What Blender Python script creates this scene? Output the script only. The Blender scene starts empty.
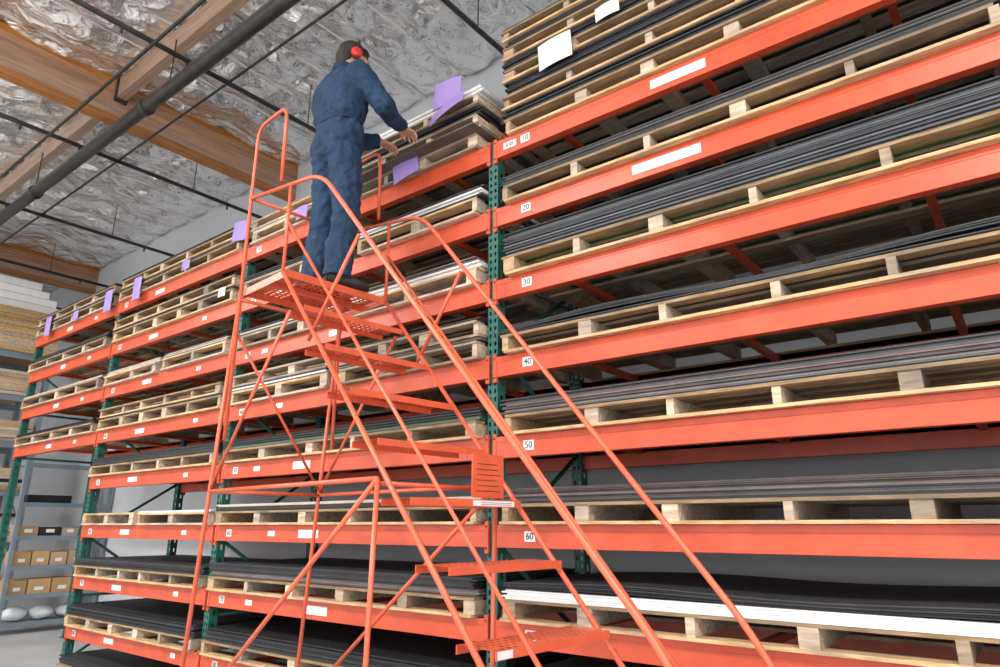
import bpy, math, random
from mathutils import Vector, Matrix, noise
random.seed(7)
S=bpy.context.scene
COL=S.collection
S.view_settings.view_transform='Standard'

# ---------------------------------------------------------------- materials
def newmat(name):
    m=bpy.data.materials.new(name); m.use_nodes=True
    nt=m.node_tree; b=nt.nodes['Principled BSDF']
    return m,nt,b
def mat_plain(name,col,rough=.5,metal=0,var=.0,bump=0,bscale=40,island=0.0,nscale=6,stretch=(1,1,1),col2=None,stain=0):
    m,nt,b=newmat(name)
    b.inputs['Roughness'].default_value=rough; b.inputs['Metallic'].default_value=metal
    N=nt.nodes; Lk=nt.links
    tc=N.new('ShaderNodeTexCoord'); mp=N.new('ShaderNodeMapping'); mp.inputs['Scale'].default_value=stretch
    Lk.new(tc.outputs['Object'],mp.inputs['Vector'])
    nz=N.new('ShaderNodeTexNoise'); nz.inputs['Scale'].default_value=nscale; nz.inputs['Detail'].default_value=6
    Lk.new(mp.outputs['Vector'],nz.inputs['Vector'])
    c2=col2 if col2 else tuple(max(0,c*(1-var)) for c in col)
    mix=N.new('ShaderNodeMix'); mix.data_type='RGBA'
    mix.inputs['A'].default_value=(*c2,1); mix.inputs['B'].default_value=(*col,1)
    mr=N.new('ShaderNodeMapRange'); mr.inputs['From Min'].default_value=.35; mr.inputs['From Max'].default_value=.65
    Lk.new(nz.outputs['Fac'],mr.inputs['Value']); Lk.new(mr.outputs['Result'],mix.inputs['Factor'])
    out=mix.outputs['Result']
    if stain>0:
        n3=N.new('ShaderNodeTexNoise'); n3.inputs['Scale'].default_value=2.3; n3.inputs['Detail'].default_value=8
        Lk.new(tc.outputs['Object'],n3.inputs['Vector'])
        r3=N.new('ShaderNodeMapRange'); r3.inputs['From Min'].default_value=.48; r3.inputs['From Max'].default_value=.68; r3.inputs['To Max'].default_value=stain
        Lk.new(n3.outputs['Fac'],r3.inputs['Value'])
        m3=N.new('ShaderNodeMix'); m3.data_type='RGBA'; m3.inputs['B'].default_value=(.21,.175,.14,1)
        Lk.new(r3.outputs['Result'],m3.inputs['Factor']); Lk.new(out,m3.inputs['A']); out=m3.outputs['Result']
    if island>0:
        g=N.new('ShaderNodeNewGeometry'); r=N.new('ShaderNodeMapRange')
        r.inputs['To Min'].default_value=1-island; r.inputs['To Max'].default_value=1+island*.6
        Lk.new(g.outputs['Random Per Island'],r.inputs['Value'])
        hs=N.new('ShaderNodeHueSaturation'); Lk.new(out,hs.inputs['Color']); Lk.new(r.outputs['Result'],hs.inputs['Value'])
        ml=N.new('ShaderNodeMath'); ml.operation='MULTIPLY_ADD'; ml.inputs[1].default_value=-7.3; ml.inputs[2].default_value=10
        Lk.new(g.outputs['Random Per Island'],ml.inputs[0])
        fr_=N.new('ShaderNodeMath'); fr_.operation='FRACT'; Lk.new(ml.outputs[0],fr_.inputs[0])
        r2=N.new('ShaderNodeMapRange'); r2.inputs['To Min'].default_value=.6; r2.inputs['To Max'].default_value=1.2
        Lk.new(fr_.outputs[0],r2.inputs['Value']); Lk.new(r2.outputs['Result'],hs.inputs['Saturation'])
        out=hs.outputs['Color']
    Lk.new(out,b.inputs['Base Color'])
    if bump>0:
        n2=N.new('ShaderNodeTexNoise'); n2.inputs['Scale'].default_value=bscale; n2.inputs['Detail'].default_value=4
        Lk.new(mp.outputs['Vector'],n2.inputs['Vector'])
        bp=N.new('ShaderNodeBump'); bp.inputs['Strength'].default_value=bump; bp.inputs['Distance'].default_value=.02
        Lk.new(n2.outputs['Fac'],bp.inputs['Height']); Lk.new(bp.outputs['Normal'],b.inputs['Normal'])
    return m
M={}
M['orange']=mat_plain('rack_orange_paint',(.67,.090,.032),.36,0,.24,.05,60,nscale=5)
M['lorange']=mat_plain('ladder_orange_paint',(.70,.125,.055),.33,0,.16,.04,60,nscale=9)
M['green']=mat_plain('upright_green_paint',(.018,.125,.095),.45,0,.3,.05,60)
M['wood']=mat_plain('pallet_wood',(.62,.445,.27),.78,0,.3,.3,30,.5,5,(1.2,9,9),(.36,.235,.13),.65)
M['woodgl']=mat_plain('glulam_wood',(.46,.205,.075),.55,0,.3,.2,20,.14,4,(9,.6,9),(.31,.125,.04))
M['woodpu']=mat_plain('purlin_wood',(.40,.21,.105),.6,0,.3,.2,20,.12,4,(.6,9,9),(.27,.135,.06))
M['dark']=mat_plain('dark_laminate',(.026,.027,.031),.6,0,.3,.1,50,.8)
M['grey']=mat_plain('grey_laminate',(.095,.10,.112),.6,0,.3,.1,50,.8)
M['brown']=mat_plain('brown_laminate',(.145,.11,.10),.62,0,.3,.1,50,.65)
M['white']=mat_plain('white_laminate',(.80,.79,.77),.45,0,.08,.05,50,.15)
M['cream']=mat_plain('cream_laminate',(.58,.47,.35),.5,0,.15,.05,50,.3)
M['sgreen']=mat_plain('green_laminate',(.04,.28,.09),.5,0,.15,.05,50,.2)
M['card']=mat_plain('white_label_card',(.82,.82,.81),.5,0,.05)
M['purple']=mat_plain('purple_paper',(.36,.25,.60),.6,0,.08)
M['ink']=mat_plain('black_ink',(.02,.02,.02),.6)
M['steel']=mat_plain('dark_steel_pipe',(.055,.051,.046),.4,.4,.4,.1,30)
M['black']=mat_plain('black_rubber',(.02,.02,.02),.6)
M['cloth']=mat_plain('navy_coverall_cloth',(.009,.036,.088),.85,0,.35,.5,30,nscale=9)
M['clothd']=mat_plain('navy_trim_cloth',(.006,.024,.062),.85,0,.3,.2,45)
M['skin']=mat_plain('skin',(.55,.29,.19),.5,0,.12,.05,90)
M['hair']=mat_plain('dark_hair',(.022,.014,.010),.6,0,.5,.6,120,stretch=(1,1,.3))
M['red']=mat_plain('earmuff_red_plastic',(.62,.025,.02),.3)
M['boot']=mat_plain('black_boot_leather',(.02,.018,.016),.5,0,.3,.2,60)
M['wall']=mat_plain('painted_wall',(.55,.56,.58),.8,0,.06,.05,10,nscale=1.5)
M['floor']=mat_plain('concrete_floor',(.46,.46,.46),.45,0,.2,.05,12,nscale=1.2)
M['shelf']=mat_plain('grey_shelf_steel',(.22,.27,.31),.4,.1,.1)
M['cardboard']=mat_plain('cardboard',(.50,.33,.18),.75,0,.1,.05,20,.2)
M['plastic']=mat_plain('plastic_bag',(.75,.78,.80),.25,0,.1,.4,12)
M['fill_fixture']=mat_plain('fill_housing_grey',(.7,.7,.7),.4,.3)  # casing of the added fill lights
M['osb']=mat_plain('osb_board',(.58,.38,.18),.7,0,.5,.2,60,.2,45,(1,1,1),(.34,.20,.09))
def foil():
    m,nt,b=newmat('foil_insulation'); N=nt.nodes;Lk=nt.links
    b.inputs['Metallic'].default_value=.85
    b.inputs['Roughness'].default_value=.26
    tc=N.new('ShaderNodeTexCoord')
    n=N.new('ShaderNodeTexNoise'); n.inputs['Scale'].default_value=1.6; n.inputs['Detail'].default_value=5; n.inputs['Distortion'].default_value=1.0
    Lk.new(tc.outputs['Object'],n.inputs['Vector'])
    cr=N.new('ShaderNodeValToRGB'); cr.color_ramp.elements[0].position=.35; cr.color_ramp.elements[0].color=(.80,.79,.77,1)
    cr.color_ramp.elements[1].position=.62; cr.color_ramp.elements[1].color=(.97,.96,.95,1)
    Lk.new(n.outputs['Fac'],cr.inputs['Fac']); Lk.new(cr.outputs['Color'],b.inputs['Base Color'])
    mp=N.new('ShaderNodeMapping'); mp.inputs['Scale'].default_value=(1.0,.6,1); mp.inputs['Rotation'].default_value=(0,0,.5)
    Lk.new(tc.outputs['Object'],mp.inputs['Vector'])
    nz=N.new('ShaderNodeTexNoise'); nz.inputs['Scale'].default_value=2.5; nz.inputs['Detail'].default_value=2
    Lk.new(mp.outputs['Vector'],nz.inputs['Vector'])
    mx=N.new('ShaderNodeMix'); mx.data_type='VECTOR'; mx.inputs['Factor'].default_value=.3
    Lk.new(mp.outputs['Vector'],mx.inputs['A']); Lk.new(nz.outputs['Color'],mx.inputs['B'])
    v=N.new('ShaderNodeTexVoronoi'); v.inputs['Scale'].default_value=8
    Lk.new(mx.outputs['Result'],v.inputs['Vector'])
    b1=N.new('ShaderNodeBump'); b1.inputs['Strength'].default_value=.8; b1.inputs['Distance'].default_value=.07
    Lk.new(v.outputs['Distance'],b1.inputs['Height'])
    w=N.new('ShaderNodeTexNoise'); w.inputs['Scale'].default_value=12; w.inputs['Detail'].default_value=3.5; w.inputs['Distortion'].default_value=1.6
    Lk.new(mp.outputs['Vector'],w.inputs['Vector'])
    b2=N.new('ShaderNodeBump'); b2.inputs['Strength'].default_value=.65; b2.inputs['Distance'].default_value=.035
    Lk.new(w.outputs['Fac'],b2.inputs['Height']); Lk.new(b1.outputs['Normal'],b2.inputs['Normal']); Lk.new(b2.outputs['Normal'],b.inputs['Normal'])
    return m
M['foil']=foil()

# ---------------------------------------------------------------- mesh builder
class MB:
    def __init__(s): s.v=[];s.f=[];s.m=[];s.mats=[];s.sm=[]
    def mi(s,k):
        if k not in s.mats: s.mats.append(k)
        return s.mats.index(k)
    def add(s,vs,fs,k,smooth=False):
        o=len(s.v); s.v+= [tuple(v) for v in vs]; i=s.mi(k)
        for f in fs: s.f.append([o+a for a in f]); s.m.append(i); s.sm.append(smooth)
    def box(s,x0,x1,y0,y1,z0,z1,k,T=None):
        vs=[Vector(p) for p in ((x0,y0,z0),(x1,y0,z0),(x1,y1,z0),(x0,y1,z0),(x0,y0,z1),(x1,y0,z1),(x1,y1,z1),(x0,y1,z1))]
        if T: vs=[T(v) for v in vs]
        s.add(vs,[(0,3,2,1),(4,5,6,7),(0,1,5,4),(1,2,6,5),(2,3,7,6),(3,0,4,7)],k)
    def tube(s,pts,r,k,seg=12,radii=None):
        pts=[Vector(p) for p in pts]; n=len(pts)
        rr=radii or [r]*n
        vs=[];fs=[]
        t0=(pts[1]-pts[0]).normalized()
        a=t0.orthogonal().normalized()
        for i,p in enumerate(pts):
            if i==0:t=t0
            elif i==n-1:t=(pts[-1]-pts[-2]).normalized()
            else:t=((pts[i+1]-p).normalized()+(p-pts[i-1]).normalized()).normalized()
            a=(a-t*a.dot(t)).normalized(); b=t.cross(a)
            for j in range(seg):
                an=2*math.pi*j/seg
                vs.append(p+(a*math.cos(an)+b*math.sin(an))*rr[i])
        for i in range(n-1):
            for j in range(seg):
                j2=(j+1)%seg
                fs.append((i*seg+j,i*seg+j2,(i+1)*seg+j2,(i+1)*seg+j))
        fs.append(tuple(reversed(range(seg)))); fs.append(tuple(range((n-1)*seg,n*seg)))
        s.add(vs,fs,k,True)
    def ell(s,c,rx,ry,rz,k,R=None,seg=20,ring=12):
        c=Vector(c);vs=[];fs=[]
        for i in range(1,ring):
            ph=math.pi*i/ring
            for j in range(seg):
                th=2*math.pi*j/seg
                q=Vector((rx*math.sin(ph)*math.cos(th),ry*math.sin(ph)*math.sin(th),rz*math.cos(ph)))
                if R: q=R@q
                vs.append(c+q)
        q=Vector((0,0,rz)); q=R@q if R else q
        vs.append(c+q); vs.append(c-q); T=len(vs)-2;B=T+1
        for i in range(ring-2):
            for j in range(seg):
                j2=(j+1)%seg
                fs.append((i*seg+j,(i+1)*seg+j,(i+1)*seg+j2,i*seg+j2))
        for j in range(seg):
            j2=(j+1)%seg
            fs.append((T,j,j2)); fs.append((B,(ring-2)*seg+j2,(ring-2)*seg+j))
        s.add(vs,fs,k,True)
    def loft(s,rings,k,seg=28,pw=2.3):
        vs=[];fs=[];n=len(rings)
        for (cx,cy,cz,rx,ry) in rings:
            for j in range(seg):
                a=2*math.pi*j/seg; c=math.cos(a);d=math.sin(a)
                vs.append((cx+rx*math.copysign(abs(c)**(2/pw),c),cy+ry*math.copysign(abs(d)**(2/pw),d),cz))
        for i in range(n-1):
            for j in range(seg):
                j2=(j+1)%seg
                fs.append((i*seg+j,i*seg+j2,(i+1)*seg+j2,(i+1)*seg+j))
        fs.append(tuple(reversed(range(seg)))); fs.append(tuple(range((n-1)*seg,n*seg)))
        s.add(vs,fs,k,True)
    def perf(s,o,u,v,nu,nv,hu,hv,k):
        o=Vector(o);u=Vector(u);v=Vector(v)
        for i in range(nu):
            for j in range(nv):
                a=o+u*(i/nu)+v*(j/nv); du=u/nu; dv=v/nv
                P=[a,a+du,a+du+dv,a+dv]
                c=a+du/2+dv/2
                Q=[c-du*hu/2-dv*hv/2,c+du*hu/2-dv*hv/2,c+du*hu/2+dv*hv/2,c-du*hu/2+dv*hv/2]
                s.add(P+Q,[(0,1,5,4),(1,2,6,5),(2,3,7,6),(3,0,4,7)],k)
    def obj(s,name,parent=None,bevel=0):
        me=bpy.data.meshes.new(name); me.from_pydata(s.v,[],s.f)
        for k in s.mats: me.materials.append(M[k])
        me.polygons.foreach_set('material_index',s.m); me.polygons.foreach_set('use_smooth',s.sm); me.update()
        ob=bpy.data.objects.new(name,me); COL.objects.link(ob)
        if parent: ob.parent=parent
        if bevel:
            b=ob.modifiers.new('bevel','BEVEL'); b.width=bevel; b.segments=2; b.limit_method='ANGLE'
        return ob
def empty(name,loc=(0,0,0)):
    e=bpy.data.objects.new(name,None); e.empty_display_size=.2; COL.objects.link(e); e.location=loc; return e
def fillet(pts,r,n=6):
    pts=[Vector(p) for p in pts]; out=[pts[0]]
    for i in range(1,len(pts)-1):
        p=pts[i]; a=(pts[i-1]-p); b=(pts[i+1]-p); rr=min(r,a.length*.45,b.length*.45)
        A=p+a.normalized()*rr;B=p+b.normalized()*rr
        for j in range(n+1):
            t=j/n; out.append(A*(1-t)**2+p*2*t*(1-t)+B*t*t)
    out.append(pts[-1]); return out

# ---------------------------------------------------------------- room shell
WY=1.75; CZ=6.55; EX=-14.0
m=MB(); m.box(EX-.2,9,-10,WY+.2,-.2,0,'floor'); m.obj('floor')
m=MB(); m.box(EX-.2,9,WY,WY+.2,0,CZ+.3,'wall'); m.obj('wall_back')
m=MB(); m.box(EX-.2,EX,-10,WY,0,CZ+.3,'wall'); m.obj('wall_left')
me=MB(); nx=430; ny=200; x0,x1,y0,y1=EX,9,-10,WY
vs=[];fs=[]
for j in range(ny+1):
    for i in range(nx+1):
        x=x0+(x1-x0)*i/nx; y=y0+(y1-y0)*j/ny
        b=abs(math.sin(math.pi*x/.61))**.5
        p=abs(math.sin(math.pi*(y+.68)/1.22))**.3
        nn=noise.noise(Vector((x*2.3,y*2.3,0)))*.5+noise.noise(Vector((x*6,y*6,3)))*.25
        rd=abs(noise.noise(Vector((x*4,y*2.2,9))))
        vs.append((x,y,CZ-.0-.16*b*p*(1+.6*nn)+.05*nn+.09*rd))
for j in range(ny):
    for i in range(nx):
        a=j*(nx+1)+i; fs.append((a,a+nx+1,a+nx+2,a+1))
me.add(vs,fs,'foil',True)
me.box(EX,9,-10,WY,CZ+.16,CZ+.2,'wall')
xx=math.ceil(EX/.61)*.61
while xx<9:
    me.box(xx-.012,xx+.012,-10,WY,CZ-.035,CZ+.02,'card'); xx+=.61
me.obj('ceiling')
for k,gx in enumerate((-5.05,-11.6)):
    g=MB()
    for q in range(7):
        g.box(gx-.065,gx+.065,-10,WY,5.95+q*.078,5.95+(q+1)*.078-.0015,'woodgl')
    for py in (-.68,-3.12,-5.56):
        g.box(gx-.10,gx+.10,py-.07,py+.07,6.2,6.48,'steel')
    g.obj('glulam_ceiling_beam')
p=MB()
for py in (-.68,-3.12,-5.56,-8):
    for a,b in ((EX,-11.70),(-11.50,-5.15),(-4.95,9)):
        p.box(a,b,py-.05,py+.05,6.24,6.5,'woodpu')
p.obj('ceiling_purlins')
sp=empty('sprinkler_piping')
q=MB(); q.tube([(EX+.03,-.78,5.66),(9,-.78,5.66)],.07,'steel',16)
for cx in range(-13,9,3):
    q.tube([(cx,-.78,5.66),(cx+.05,-.78,5.66)],.088,'steel',16)
q.obj('main_pipe',sp)
q=MB()
q.tube([(EX+.03,-1.15,5.75),(9,-1.15,5.75)],.018,'steel',8)
q.tube([(EX+.03,-.35,5.85),(9,-.35,5.85)],.014,'steel',8)
for bx in (-.66,-3.15,-5.62,-8.05,-10.5,-12.7):
    q.tube([(bx,-4.0,5.82),(bx,WY-.1,5.82)],.026,'steel',10)
    q.tube([(bx,-.78,5.66),(bx,-.78,5.82)],.03,'steel',10)
    for hy in (-3.5,-1.9,.6):
        q.tube([(bx,hy,5.82),(bx,hy,6.37)],.006,'steel',6)
        q.tube([(bx,hy+.5,5.82),(bx,hy+.5,5.74)],.015,'steel',8)
for hx in (-12,-9,-7,-3.5,-1,2,5):
    q.tube([(hx,-.78,5.68),(hx,-.78,6.25)],.008,'steel',6)
q.obj('branch_pipes',sp)

# ---------------------------------------------------------------- pallet rack
UX=[5.85,2.95,0,-3.07,-5.80,-8.42]
ZL=[4.03,3.51,2.99,2.47,1.96,1.44,.915,.42]
rack=empty('pallet_rack')
up=MB(); PH=4.12
for X in UX:
    for (ya,yb) in ((0,.08),(.99,1.07)):
        n=int(PH/.052)
        a,b=X-.04,X+.04
        up.perf((a,ya,0),(b-a,0,0),(0,0,PH),2,n,.38,.5,'green')
        up.perf((b,ya,0),(0,yb-ya,0),(0,0,PH),1,n//2,.3,.4,'green')
        up.perf((a,ya,0),(0,yb-ya,0),(0,0,PH),1,n//2,.3,.4,'green')
        for xx in (a,b): up.box(xx-.0015,xx+.0015,ya,ya+.004,0,PH,'green')
        up.box(a-.03,b+.03,ya-.03,yb+.03,0,.008,'green')
    z=.15 if X>-8 else 2.4; fl=True
    while z<3.6:
        up.tube([(X,.08,z if fl else z+.6),(X,.99,z+.6 if fl else z)],.016,'green',8)
        up.tube([(X,.08,z),(X,.99,z)],.016,'green',8)
        z+=.62; fl=not fl
up.obj('uprights',rack)
bm=MB()
for i in range(len(UX)-1):
    xr,xl=UX[i],UX[i+1]
    lv=ZL if i!=4 else ZL[:4]
    for z in lv:
        for (ya,yb,sg) in ((-.018,.04,-1),(1.03,1.088,1)):
            bm.box(xl+.042,xr-.042,ya,yb,z-.065,z+.065,'orange')
            bm.box(xl+.042,xr-.042,ya-.0025*(1 if sg<0 else 0),yb,z+.028,z+.065,'orange')
            for xc in (xl+.03,xr-.03):
                if sg<0: bm.box(xc-.014,xc+.014,-.022,-.002,z-.1,z+.085,'orange')
                else: bm.box(xc-.014,xc+.014,1.072,1.09,z-.1,z+.085,'orange')
            if sg<0:
                for xc in (xl+.03,xr-.03):
                    for dz in (-.07,.055): bm.tube([(xc,-.022,z+dz),(xc,-.028,z+dz)],.007,'steel',8)
        nb=3
        for q in range(nb):
            xx=xl+(xr-xl)*(q+.5)/nb
            bm.box(xx-.02,xx+.02,.04,1.03,z+.02,z+.06,'orange')
bm.obj('beams',rack,.004)
w=MB()
for i in (0,1):
    xl,xr=UX[i+1]+.06,UX[i]-.06
    n=int((xr-xl)/.03)
    pts=[(xl+(xr-xl)*k/n,-.015,4.097+(.04 if k%2 else .0)) for k in range(n+1)]
    w.tube(pts,.0035,'orange',5)
    w.tube([(xl,-.015,4.139),(xr,-.015,4.139)],.004,'orange',6)
w.obj('wire_strip',rack)
lb=MB()
def label(x,z,wd,h): lb.box(x-wd/2,x+wd/2,-.0225,-.0205,z-h/2,z+h/2,'card')
def text(s,x,z,size,mat='ink',y=-.0235):
    c=bpy.data.curves.new('number_text','FONT'); c.body=s; c.size=size; c.align_x='CENTER'; c.align_y='CENTER'; c.extrude=.0005; c.offset=.0006
    c.materials.append(M[mat]); o=bpy.data.objects.new('number_text',c); COL.objects.link(o); o.parent=rack
    o.location=(x,y,z); o.rotation_euler=(math.pi/2,0,0)
names=['10','20','30','40','50','60','70','80']
for bi,X in enumerate((0,-3.07,-5.8)):
    for z,nm in zip(ZL,names):
        xo=.29 if bi==0 else .24
        label(X+xo,z,.075,.058); text(nm,X+xo,z,.054)
label(.16,4.03,.11,.05)
text('0 05',.16,4.03,.038)
for (i,x,wd) in ((0,1.38,.34),(1,1.27,.42),(4,-1.9,.22),(5,-1.75,.24),(6,-1.6,.26),(7,-1.6,.2)): label(x,ZL[i],wd,.06)
for z in ZL: label(-4.75,z+random.uniform(-.01,.01),.2,.05)
for z in ZL[:4]: label(-7.2,z,.16,.05); label(-6.4,z,.09,.04)
for z in (ZL[0],ZL[2]): label(-1.6,z,.15,.05)
for z in ZL[1:]: label(-3.6+random.uniform(-.1,.1),z,.08,.04); label(-2.4+random.uniform(-.2,.2),z,.09,.04)
lb.obj('labels',rack)

# ---------------------------------------------------------------- pallets + sheets
def pallet(x0,x1,z0,h=.115,ya=-.07,yb=1.13,ns=None):
    m=MB(); t=.017; j=lambda a:random.uniform(-a,a)
    L=x1-x0; ns=ns or max(3,int(round(L/.55))+1)
    for k in range(ns):
        w=random.choice((.04,.045,.085)); x=x0+.0+(L-w)*k/(ns-1)+(j(.05) if 0<k<ns-1 else 0)
        m.box(x,x+w,ya+abs(j(.014)),yb-abs(j(.012)),z0+t+.0003,z0+h-t-.0003,'wood')
    for y in (ya,(ya+yb)/2-.045,yb-.09):
        m.box(x0+j(.02),x1+j(.02),y,y+.09,z0,z0+t,'wood')
    n=8
    for k in range(n):
        y=ya+(yb-ya-.095)*k/(n-1)
        m.box(x0+j(.02),x1+j(.02),y+j(.008),y+.095+j(.008),z0+h-t,z0+h,'wood')
    return m.obj('wood_pallet')
def sheets(x0,x1,z0,n,th,k,ya=-.06,yb=1.12,jit=.013,wav=0,name='laminate_sheet_stack',ks=None):
    m=MB(); z=z0+.0005
    for q in range(n):
        kk=random.choice(ks) if ks else k
        dx=random.uniform(-jit,jit)*2;dy=random.uniform(-jit,jit)
        if wav==0:
            m.box(x0+dx,x1+dx,ya+dy,yb+dy,z,z+th*.88,kk)
        else:
            N=24; vs=[];fs=[]
            for i in range(N+1):
                x=x0+(x1-x0)*i/N+dx; u=i/N
                zz=z+wav*(.5-.5*math.cos(u*math.pi*3+.6))*(.4+.6*(q+1)/n)
                for (yy,dz) in ((ya+dy,0),(yb+dy,0),(yb+dy,th*.9),(ya+dy,th*.9)): vs.append((x,yy,zz+dz))
            for i in range(N):
                a=i*4;b=a+4
                for c in range(4): fs.append((a+c,a+(c+1)%4,b+(c+1)%4,b+c))
            fs.append((0,3,2,1)); fs.append((N*4,N*4+1,N*4+2,N*4+3))
            m.add(vs,fs,kk)
        z+=th
    m.obj(name); return z+wav
def load(x0,x1,lv,spec,ya=-.07):
    z=ZL[lv]+.067 if lv is not None else .003
    for sp_ in spec:
        if sp_[0]=='p':
            h=sp_[1] if len(sp_)>1 else .115
            pallet(x0+random.uniform(0,.03),x1-random.uniform(0,.03),z,h,ya); z+=h
        else:
            _,k,n,th=sp_[:4]; wv=sp_[4] if len(sp_)>4 else 0; fy=sp_[5] if len(sp_)>5 else 0
            kw={}
            if isinstance(k,tuple): kw['ks']=k
            z=sheets(x0+random.uniform(-.02,.03),x1+random.uniform(-.03,.02),z,n,th,k,ya+.01+random.uniform(0,.02)+fy,wav=wv,**kw)
A0,A1=.12,2.86
load(A0,A1,0,[('p',.11),('s','dark',8,.011),('p',.10),('s',('dark','dark','grey'),11,.011),('p',.095),('s','dark',10,.009),('p',.09),('s','dark',6,.012),('p',.09),('s','dark',4,.01)],-.05)
load(A0,A1,1,[('p',.12),('s','dark',6,.008),('s',('brown','dark'),3,.008)])
load(A0,A1,2,[('p',.125),('s','sgreen',1,.01),('s',('grey','grey','grey','dark'),17,.009)])
load(A0,A1,3,[('p',.12),('s','dark',2,.008),('s','dark',3,.008,.03)])
load(A0,A1,4,[('p',.12),('s',('brown','brown','brown','grey'),11,.009)])
load(A0,A1,5,[('p',.115),('s',('brown','brown','dark'),11,.008)])
load(A0,A1,6,[('p',.12),('s','white',5,.010),('s','dark',5,.007,.02)])
load(A0,A1,7,[('p',.12),('s','cream',3,.01),('s','dark',7,.01)])
load(A0,A1,None,[('p',.12),('s','brown',10,.01)])
B0,B1=-3.0,-.07
load(-2.95,-1.72,0,[('p',.11),('s','white',3,.008),('p',.1),('s','dark',2,.01)],-.06)
load(-1.62,-.08,0,[('p',.11),('s','brown',2,.008,0,-.13),('s',('dark','cream'),6,.010),('p',.09),('s',('dark','dark','grey'),8,.010),('p',.09),('s','white',4,.02)],-.06)
load(-2.95,-1.5,1,[('p',.12),('s','cream',3,.01),('s','dark',3,.01)]); load(-1.35,-.08,1,[('p',.12),('s','dark',3,.008),('s','white',5,.01),('s','dark',2,.01)])
load(-2.95,-1.5,2,[('p',.11),('s',('cream','dark'),5,.012)]); load(-1.4,-.08,2,[('p',.12),('s','white',4,.012),('s','brown',3,.01)])
load(B0,-1.6,3,[('p',.12),('s',('white','dark'),4,.01),('p',.1)]); load(-1.5,B1,3,[('p',.12),('s','brown',3,.01),('p',.11),('s','dark',2,.01)])
load(B0,B1,4,[('p',.11),('s','brown',3,.008),('s','sgreen',1,.01),('s','dark',5,.009)])
load(B0,B1,5,[('p',.11),('s','dark',4,.009),('s','cream',2,.01)])
load(B0,B1,6,[('p',.11),('s','brown',5,.009),('s','dark',7,.009)])
load(B0,B1,7,[('p',.11),('s','dark',10,.010)])
load(B0,B1,None,[('p',.12),('s','dark',8,.01)])
C0,C1=-5.73,-3.14
load(C0,C1,0,[('p',.11),('s','dark',4,.01),('p',.1),('s',('white','dark'),4,.01)],-.06)
load(C0,C1,1,[('p',.12),('s','dark',3,.01),('p',.11)])
load(C0,-4.5,2,[('p',.11),('s','cream',5,.012)]); load(-4.4,C1,2,[('p',.12),('s',('cream','dark'),6,.01)])
load(C0,C1,3,[('p',.12),('s','dark',2,.01),('p',.1)])
load(C0,C1,4,[('p',.11),('s','dark',9,.010)])
load(C0,-4.5,5,[('p',.12)]); load(-4.45,C1,5,[('p',.11),('s','white',2,.01)])
load(C0,C1,6,[('p',.11),('s','dark',7,.010)])
load(C0,C1,7,[('p',.11),('s','dark',9,.011)])
load(C0,C1,None,[('p',.12),('s','dark',8,.01)])
D0,D1=-8.35,-5.87
load(D0,D1,0,[('p',.11),('s','dark',4,.01),('p',.1),('s','dark',3,.01)],-.06)
load(D0,D1,1,[('p',.11),('s','dark',6,.01)])
load(D0,D1,2,[('p',.12),('s',('cream','dark'),4,.01)])
load(D0,D1,3,[('p',.11),('s','dark',5,.01)])
for lv in range(8): load(3.02,5.78,lv,[('p',.12),('s',random.choice(('dark','grey','brown')),8,.01)])

def note(x,z,w,h,k,rot=0,y=-.088,lean=0):
    m=MB(); N=5; vs=[];fs=[]
    for i in range(N+1):
        for j in range(2):
            for d in (0,.002):
                u=(i/N-.5)*w; v=(j-.5)*h
                vs.append(Vector((u,d-.02*math.sin(math.pi*i/N)*.5,v)))
    for i in range(N):
        a=i*4;b=a+4
        fs+= [(a,b,b+2,a+2),(a+1,a+3,b+3,b+1),(a,a+1,b+1,b),(a+2,b+2,b+3,a+3)]
    fs+=[(0,2,3,1),(N*4,N*4+1,N*4+3,N*4+2)]
    m.add(vs,fs,k); o=m.obj('purple_paper_note' if k=='purple' else 'white_paper_card')
    o.location=(x,y,z); o.rotation_euler=(lean,rot,0)
note(-.38,4.64,.27,.21,'purple',.1)
note(-.33,4.46,.34,.17,'purple',-.3,-.14,-.45)
note(-.80,4.16,.27,.19,'purple',-.15)
note(-3.10,4.27,.24,.20,'purple',.15)
note(-5.2,4.14,.19,.27,'purple',0)
note(-5.95,4.14,.2,.27,'purple',0)
note(-7.84,4.16,.19,.27,'purple',0)
note(-4.1,4.16,.16,.10,'purple',0)
note(-6.9,4.14,.15,.12,'purple',0)
note(-2.1,4.17,.16,.12,'purple',.05)
note(-3.3,3.68,.12,.09,'card',0)
note(.58,4.55,.26,.20,'card',-.05,-.078)
note(.98,4.66,.17,.10,'card',-.05,-.078)

# ---------------------------------------------------------------- rolling ladder
c=Vector((-.9954,.0958,0)); wv=Vector((.0958,.9954,0)); P2=Vector((-.53,-.77,0))
def Lp(s,w,z): return P2+c*s+wv*w+Vector((0,0,z))
LT=lambda v:Lp(v.x,v.y,v.z)
lad=empty('rolling_ladder')
HW=.362; R=.0118
sl=.271/.249
zs=lambda s:2.70+sl*s
st=MB()
for k in range(0,10):
    s=-.249*k; z=2.70-.271*k
    o=Lp(s+.10,-HW+.012,z); 
    st.perf(o,-c*.20,wv*(2*HW-.024),5,19,.5,.42,'lorange')
    for ss in (s-.1,s+.1):
        st.box(ss-.0015,ss+.0015,-HW+.012,HW-.012,z-.032,z+.001,'lorange',LT)
st.obj('steps',lad)
pf=MB(); PZ=2.97
pf.perf(Lp(.64,-HW,PZ),-c*.52,wv*2*HW,13,19,.5,.5,'lorange')
for ss in (.12,.64): pf.box(ss-.002,ss+.002,-HW,HW,PZ-.045,PZ+.001,'lorange',LT)
for ww in (-HW,HW): pf.box(.12,.64,ww-.002,ww+.002,PZ-.045,PZ+.001,'lorange',LT)
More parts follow.
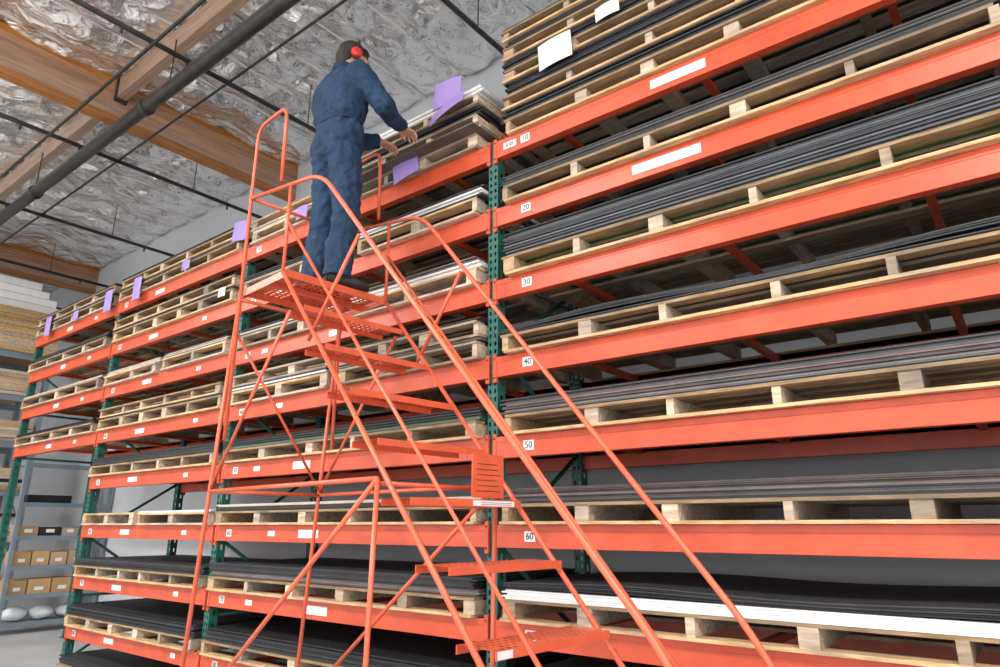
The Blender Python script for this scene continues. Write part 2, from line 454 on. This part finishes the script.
pf.box(.36,.39,-HW,HW,PZ-.035,PZ-.002,'lorange',LT)
pf.obj('platform',lad)
fr=MB()
def tb(pts,r=R,fl=.09): fr.tube(fillet([Lp(*p) for p in pts],fl) if len(pts)>2 else [Lp(*p) for p in pts],r,'lorange',12)
for sg in (-1,1):
    w=sg*HW; wo=sg*(HW+.016); wi=wo-sg*.075
    tb([(.13,wo,2.95),(-2.36,wo,zs(-2.36)-.03)],.0125)
    tb([(.66,wo,2.0),(.66,wo,4.16),(.28,wo,4.16),(.26,wo,3.60)],R,.10)
    tb([(.66,wo,2.95),(.93,wo,.10)],.013)
    tb([(.66,wo,3.62),(-.22,wo,3.47),(-2.25,wi,1.12),(-2.42,wi,.80),(-2.36,wo,zs(-2.36))],.013,.16)
    tb([(.13,wo,3.28),(-2.28,wo-sg*.01,zs(-2.28)+.30)],.009)
    tb([(.13,wo,2.95),(.13,wo,3.53)],.011)
    tb([(-.62,wo-sg*.012,zs(-.62)+.94),(-.22,wo,zs(-.22))],.011)
    tb([(-.9,wo,1.70),(.77,wo,1.70)],R)
    tb([(-.9,wo,1.70),(-.86,wo,.12)],R)
    tb([(-.9,wo,1.70),(.88,wo,.35)],R)
    tb([(.0,wo,2.68),(.77,wo,1.72)],.010)
    tb([(.90,wo,.12),(-2.36,wo,.12)],.016)
    tb([(-2.34,wo,.12),(-2.34,wo,.2)],.016)
for s,z in ((.66,2.9),(.77,1.70),(.89,.12),(-.88,.12),(-2.36,.12)):
    tb([(s,-HW-.018,z),(s,HW+.018,z)],R)
tb([(.68,-HW-.018,2.7),(.77,HW+.018,1.72)],.009)
tb([(.66,-HW-.018,3.62),(.66,HW+.018,3.62)],R)
tb([(-.9,-HW,1.68),(-.9,HW,1.68)],.011)
fr.obj('tube_frame',lad)
cs=MB()
for s in (.90,-.86,-2.36):
    for w in (-HW-.018,HW+.018):
        cs.tube([Lp(s,w-.018,.05),Lp(s,w+.018,.05)],.05,'black',18)
        cs.box(s-.025,s+.025,w-.024,w+.024,.095,.108,'steel',LT)
        for dw in (-.023,.023): cs.box(s-.02,s+.02,w+dw-.0015,w+dw+.0015,.04,.1,'steel',LT)
cs.obj('casters',lad)
sg=MB()
sg.box(-1.01,-1.004,.10,.32,1.63,1.84,'lorange',LT)
for q in range(6): sg.box(-1.0112,-1.0101,.125+.01*(q%2),.295-.012*(q%3),1.660+q*.026,1.663+q*.026,'ink',LT)
sg.box(-1.100,-1.0975,.02,.30,1.588,1.612,'card',LT)
for q in range(2): sg.box(-1.1012,-1.1001,.07,.28,1.594+q*.008,1.596+q*.008,'ink',LT)
sg.box(-1.5965,-1.5945,-.34,-.26,1.045,1.072,'card',LT)
sg.obj('warning_sign',lad)

# ---------------------------------------------------------------- worker
man=empty('warehouse_worker')
def remesh(ob,vox,sm=6,disp=None):
    r=ob.modifiers.new('remesh','REMESH'); r.mode='VOXEL'; r.voxel_size=vox; r.use_smooth_shade=True
    s=ob.modifiers.new('smooth','SMOOTH'); s.factor=.5; s.iterations=sm
    for dd in (disp or ()):
        t=bpy.data.textures.new('fold','CLOUDS'); t.noise_scale=dd[0]
        d=ob.modifiers.new('folds','DISPLACE'); d.texture=t; d.strength=dd[1]; d.mid_level=.5
b=MB()
b.loft([(0,0,.86,.10,.09),(0,0,.90,.175,.13),(0,-.01,.99,.20,.150),(0,0,1.10,.185,.137),(0,.0,1.16,.172,.125),(0,-.005,1.20,.20,.146),(0,-.005,1.27,.212,.152),(0,-.01,1.36,.222,.152),(0,-.012,1.45,.22,.136),(0,-.01,1.51,.19,.11),(0,-.005,1.55,.125,.08),(0,.0,1.585,.075,.068),(0,.004,1.61,.066,.064)],'cloth')
SR=Vector((.20,-.01,1.475));ER=Vector((.32,.12,1.24));WR=Vector((.18,.37,1.255))
SL=Vector((-.20,-.01,1.475));EL=Vector((-.29,.15,1.25));WL=Vector((-.08,.38,1.255))
for (a,e,q) in ((SR,ER,WR),(SL,EL,WL)):
    b.ell(a,.086,.084,.08,'cloth')
    b.tube([a,(a+e)/2,e],.07,'cloth',16,[.084,.079,.068]); b.ell(e,.068,.068,.068,'cloth')
    b.tube([e,(e+q)/2,q],.055,'cloth',16,[.068,.064,.050])
for sgn,kn,an in ((1,Vector((.105,.03,.50)),Vector((.11,-.01,.09))),(-1,Vector((-.105,.0,.50)),Vector((-.12,-.04,.09)))):
    h=Vector((sgn*.09,-.005,.92))
    b.ell(h,.105,.125,.11,'cloth')
    b.tube([h,(h+kn)/2,kn,(kn+an)/2,an,an-Vector((0,0,.045))],.08,'cloth',20,[.112,.102,.088,.090,.084,.092])
    b.ell(kn,.088,.088,.085,'cloth')
ob=b.obj('coverall_body',man); remesh(ob,.009,3,((.12,.036),(.05,.024)))
t=MB()
t.loft([(0,0,1.138,.172,.126),(0,0,1.141,.183,.136),(0,0,1.168,.181,.134),(0,0,1.171,.17,.124)],'clothd')
t.loft([(0,.0,1.575,.086,.082),(0,.0,1.632,.074,.076),(0,.0,1.634,.066,.068)],'clothd')
ob=t.obj('belt_and_collar',man,.004)
for i,(fx,fy,yaw) in enumerate(((.11,-.01,-.15),(-.12,-.04,.15))):
    q=MB(); Rz=Matrix.Rotation(yaw,3,'Z')
    prof=[(-.075,.036,.075,.0),(-.06,.040,.10,.0),(0,.042,.115,.0),(.05,.043,.095,.0),(.11,.048,.07,.0),(.16,.048,.06,.0),(.20,.036,.05,.0),(.215,.018,.04,0)]
    vs=[];fs=[];n=12
    for (y,wd,h,_) in prof:
        for j in range(n):
            a=2*math.pi*j/n; xx=wd*math.cos(a); zz=h/2+h/2*math.copysign(abs(math.sin(a))**.6,math.sin(a))
            vs.append(Vector((fx,fy,0))+Rz@Vector((xx,y,zz)))
    for i2 in range(len(prof)-1):
        for j in range(n):
            fs.append((i2*n+j,i2*n+(j+1)%n,(i2+1)*n+(j+1)%n,(i2+1)*n+j))
    fs.append(tuple(range(n))); fs.append(tuple(range((len(prof)-1)*n,len(prof)*n)))
    q.add(vs,fs,'boot',True)
    q.obj('boot_%d'%(i+1),man)
hd=empty('head_pivot'); hd.parent=man; hd.location=(0,.02,1.615); hd.rotation_euler=(math.radians(-16),0,math.radians(-12)); 
h=MB()
h.tube([(0,-.01,-.09),(0,-.005,0),(0,.0,.06)],.06,'skin',16,[.064,.06,.058])
h.ell((0,.0,.135),.076,.096,.098,'skin'); h.ell((0,.03,.075),.058,.066,.072,'skin'); h.ell((0,.072,.03),.028,.026,.024,'skin')
h.tube([(0,.095,.13),(0,.118,.092)],.01,'skin',8,[.008,.015]); h.ell((0,.108,.09),.017,.014,.010,'skin')
for s_ in (-1,1):
    h.ell((s_*.030,.088,.142),.018,.010,.006,'skin'); h.ell((s_*.078,-.005,.105),.009,.019,.03,'skin')
h.ell((0,.094,.063),.024,.010,.005,'skin'); h.ell((0,.094,.053),.021,.010,.005,'skin')
ob=h.obj('head',hd); remesh(ob,.005,3)
e=MB()
for s_ in (-1,1): e.ell((s_*.030,.090,.128),.012,.010,.009,'card'); e.ell((s_*.030,.098,.127),.005,.004,.005,'ink')
e.obj('eyes',hd)
hr=MB()
hr.ell((0,-.012,.155),.086,.100,.090,'hair'); hr.ell((0,-.045,.10),.072,.064,.085,'hair'); hr.ell((0,-.045,.05),.052,.035,.05,'hair')
hr.ell((0,.055,.205),.06,.045,.03,'hair')
ob=hr.obj('hair',hd); remesh(ob,.006,2,((.02,.008),))
em=MB()
for s_ in (-1,1):
    em.tube([(s_*.078,0,.105),(s_*.092,0,.105)],.04,'black',20,[.038,.038])
    em.tube([(s_*.092,0,.105),(s_*.112,0,.105),(s_*.120,0,.105)],.04,'red',20,[.040,.037,.026])
em.tube([(math.sin(a)*.108,-.01,.135+math.cos(a)*.125) for a in [math.radians(x) for x in range(-95,96,10)]],.007,'black',8)
em.obj('ear_muffs',hd)
def hand(wr,direction,side,name):
    q=MB(); d=direction.normalized(); up_=(Vector((0,0,1))-d*d.z).normalized(); lat=d.cross(up_)
    P=lambda f,l,u: wr+d*f+lat*l+up_*u
    q.tube([P(-.05,0,0),P(.02,0,0)],.028,'skin',12,[.030,.027])
    for l,f in ((-.026,.075),(-.009,.082),(.009,.08),(.026,.072)):
        q.tube([P(.0,l*.6,0),P(f,l,0)],.015,'skin',10,[.017,.0125])
    for l,f0,ln in ((-.030,.075,.068),(-.0105,.082,.078),(.0105,.08,.074),(.030,.072,.058)):
        pts=[P(f0-.01,l,0),P(f0+ln*.4,l*1.2,.003),P(f0+ln*.72,l*1.3,-.010),P(f0+ln*.92,l*1.3,-.028)]
        q.tube(pts,.008,'skin',10,[.0105,.0092,.0085,.0068]); q.ell(pts[-1],.0068,.0068,.0068,'skin',seg=10,ring=6); q.ell(pts[0],.011,.011,.011,'skin',seg=10,ring=6)
    l=side*-.030
    pts=[P(.015,l*.6,-.004),P(.045,l*1.5,-.012),P(.075,l*1.8,-.020),P(.098,l*1.6,-.026)]
    q.tube(pts,.01,'skin',10,[.016,.0125,.0105,.008]); q.ell(pts[-1],.008,.008,.008,'skin',seg=10,ring=6)
    ob=q.obj(name,man); remesh(ob,.0035,2)
hand(WR,Vector((-.12,.9,-.10)),1,'right_hand')
hand(WL,Vector((.05,.9,-.10)),-1,'left_hand')
man.location=Lp(.26,.01,PZ+.003); man.rotation_euler=(0,0,math.radians(-7))
man.scale=(1.035,)*3

# ---------------------------------------------------------------- far-left steel shelving and storage
shf=empty('steel_shelving')
m=MB(); X0,X1,Y0,Y1,H=-9.75,-9.3,.45,1.68,2.42
for x in (X0,X1):
    for y in (Y0,Y1):
        m.box(x-.025,x+.025,y-.025,y+.025,0,H,'shelf')
lv=[.12,.50,.90,1.32,1.80,2.38]
for z in lv: m.box(X0,X1,Y0,Y1,z,z+.03,'shelf'); m.box(X1-.005,X1+.02,Y0,Y1,z-.03,z+.035,'shelf')
m.obj('shelf_frame',shf)
m=MB()
for z,hh in ((.53,.2),(.93,.22),(1.35,.14)):
    y=Y0+.05
    while y<Y1-.3:
        w_=random.uniform(.22,.3); m.box(X0+.08,X1-.03,y,y+w_,z,z+hh*random.uniform(.8,1.1),random.choice(('cardboard','cardboard','shelf','dark')) if z>1.2 else 'cardboard')
        m.box(X1-.0305,X1-.029,y+w_*.3,y+w_*.7,z+.05,z+.10,'card'); y+=w_+.02
m.box(X0+.1,X1-.05,Y0+.1,Y0+.7,1.83,1.95,'dark')
m.obj('boxes',shf,.004)
m=MB()
for y in (.7,1.05,1.4): m.ell((X1-.22,y,.25),.17,.17,.10,'plastic',seg=16,ring=10)
ob=m.obj('plastic_bags',shf)
t=bpy.data.textures.new('bagtex','CLOUDS'); t.noise_scale=.08
d=ob.modifiers.new('d','DISPLACE'); d.texture=t; d.strength=.06
er=empty('storage_rack')
m=MB()
for y in (-2.2,-.7,.78):
    for x in (-11.4,-10.25):
        m.box(x-.04,x+.04,y-.04,y+.04,0,5.1,'shelf')
    m.tube([(-11.4,y,.3),(-10.25,y,1.4)],.015,'shelf',6);m.tube([(-10.25,y,1.4),(-11.4,y,2.6)],.015,'shelf',6)
for z in (.3,1.2,2.0,2.75,3.5,4.2):
    for x in (-11.4,-10.25): m.box(x-.03,x+.03,-2.2,.78,z-.05,z+.05,'shelf')
m.obj('rack_frame',er)
m=MB()
z=4.25
for q in range(12): m.box(-11.5,-10.15+random.uniform(-.02,.02),-2.1,.84+random.uniform(-.03,.03),z,z+.058,'osb'); z+=.06
m.obj('osb_stack',er)
m=MB(); z=4.98
for q in range(4):
    m.box(-11.4,-10.2,-2.1,.84-q*.13,z,z+.12,'white'); z+=.125
m.obj('foam_board_stack',er,.006)
m=MB()
for z0 in (.35,1.25,2.05,2.8,3.55):
    n=random.randint(5,8)
    for q in range(n): m.box(-11.45,-10.18+random.uniform(-.03,.03),-2.1+random.uniform(-.03,.03),.66+random.uniform(-.05,.05),z0+q*.055,z0+q*.055+.052,random.choice(('cream','wood','cardboard','dark')))
m.obj('board_stacks',er)

# ---------------------------------------------------------------- lights
def added_fill_lamp(x,y,e,eu):  # unseen fill light, added under the roof to brighten the aisle
    f=empty('added_fill_light',(x,y,0))
    m=MB(); m.box(-.65,.65,-.22,.22,5.6,5.67,'fill_fixture'); m.tube([(-.5,0,5.67),(-.5,0,6.36)],.006,'steel',6); m.tube([(.5,0,5.67),(.5,0,6.36)],.006,'steel',6)
    o=m.obj('fill_light_housing',f)
    l=bpy.data.lights.new('added_fill_lamp','AREA'); l.shape='RECTANGLE'; l.size=1.25; l.size_y=.4; l.energy=e; l.color=(1,.985,.965)
    lo=bpy.data.objects.new('added_fill_lamp',l); COL.objects.link(lo); lo.parent=f; lo.location=(0,0,5.59)
    l=bpy.data.lights.new('added_ceiling_fill','AREA'); l.shape='RECTANGLE'; l.size=1.25; l.size_y=.4; l.energy=eu; l.color=(1,.985,.965)  # upward fill, added to brighten the foil ceiling
    lo=bpy.data.objects.new('added_ceiling_fill',l); COL.objects.link(lo); lo.parent=f; lo.location=(0,0,5.69); lo.rotation_euler=(math.pi,0,0)
for x,y,e,eu in ((3.6,-4.6,240,170),(-1.6,-4.6,240,170),(-7.2,-4.6,220,150),(-9.6,-4.6,160,80),(7,-4.6,120,60)): added_fill_lamp(x,y,e,eu)
wd=bpy.data.worlds.new('World'); S.world=wd; wd.use_nodes=True
bg=wd.node_tree.nodes['Background']; bg.inputs['Color'].default_value=(.97,.985,1,1); bg.inputs['Strength'].default_value=2.35

# ---------------------------------------------------------------- camera
cd=bpy.data.cameras.new('camera'); cam=bpy.data.objects.new('camera',cd); COL.objects.link(cam)
cam.location=(2.61,-3.29,1.5); cam.rotation_euler=(math.radians(106),0,math.radians(37.8)); cd.lens=24.12; cd.sensor_width=36; cd.clip_start=.05
S.camera=cam
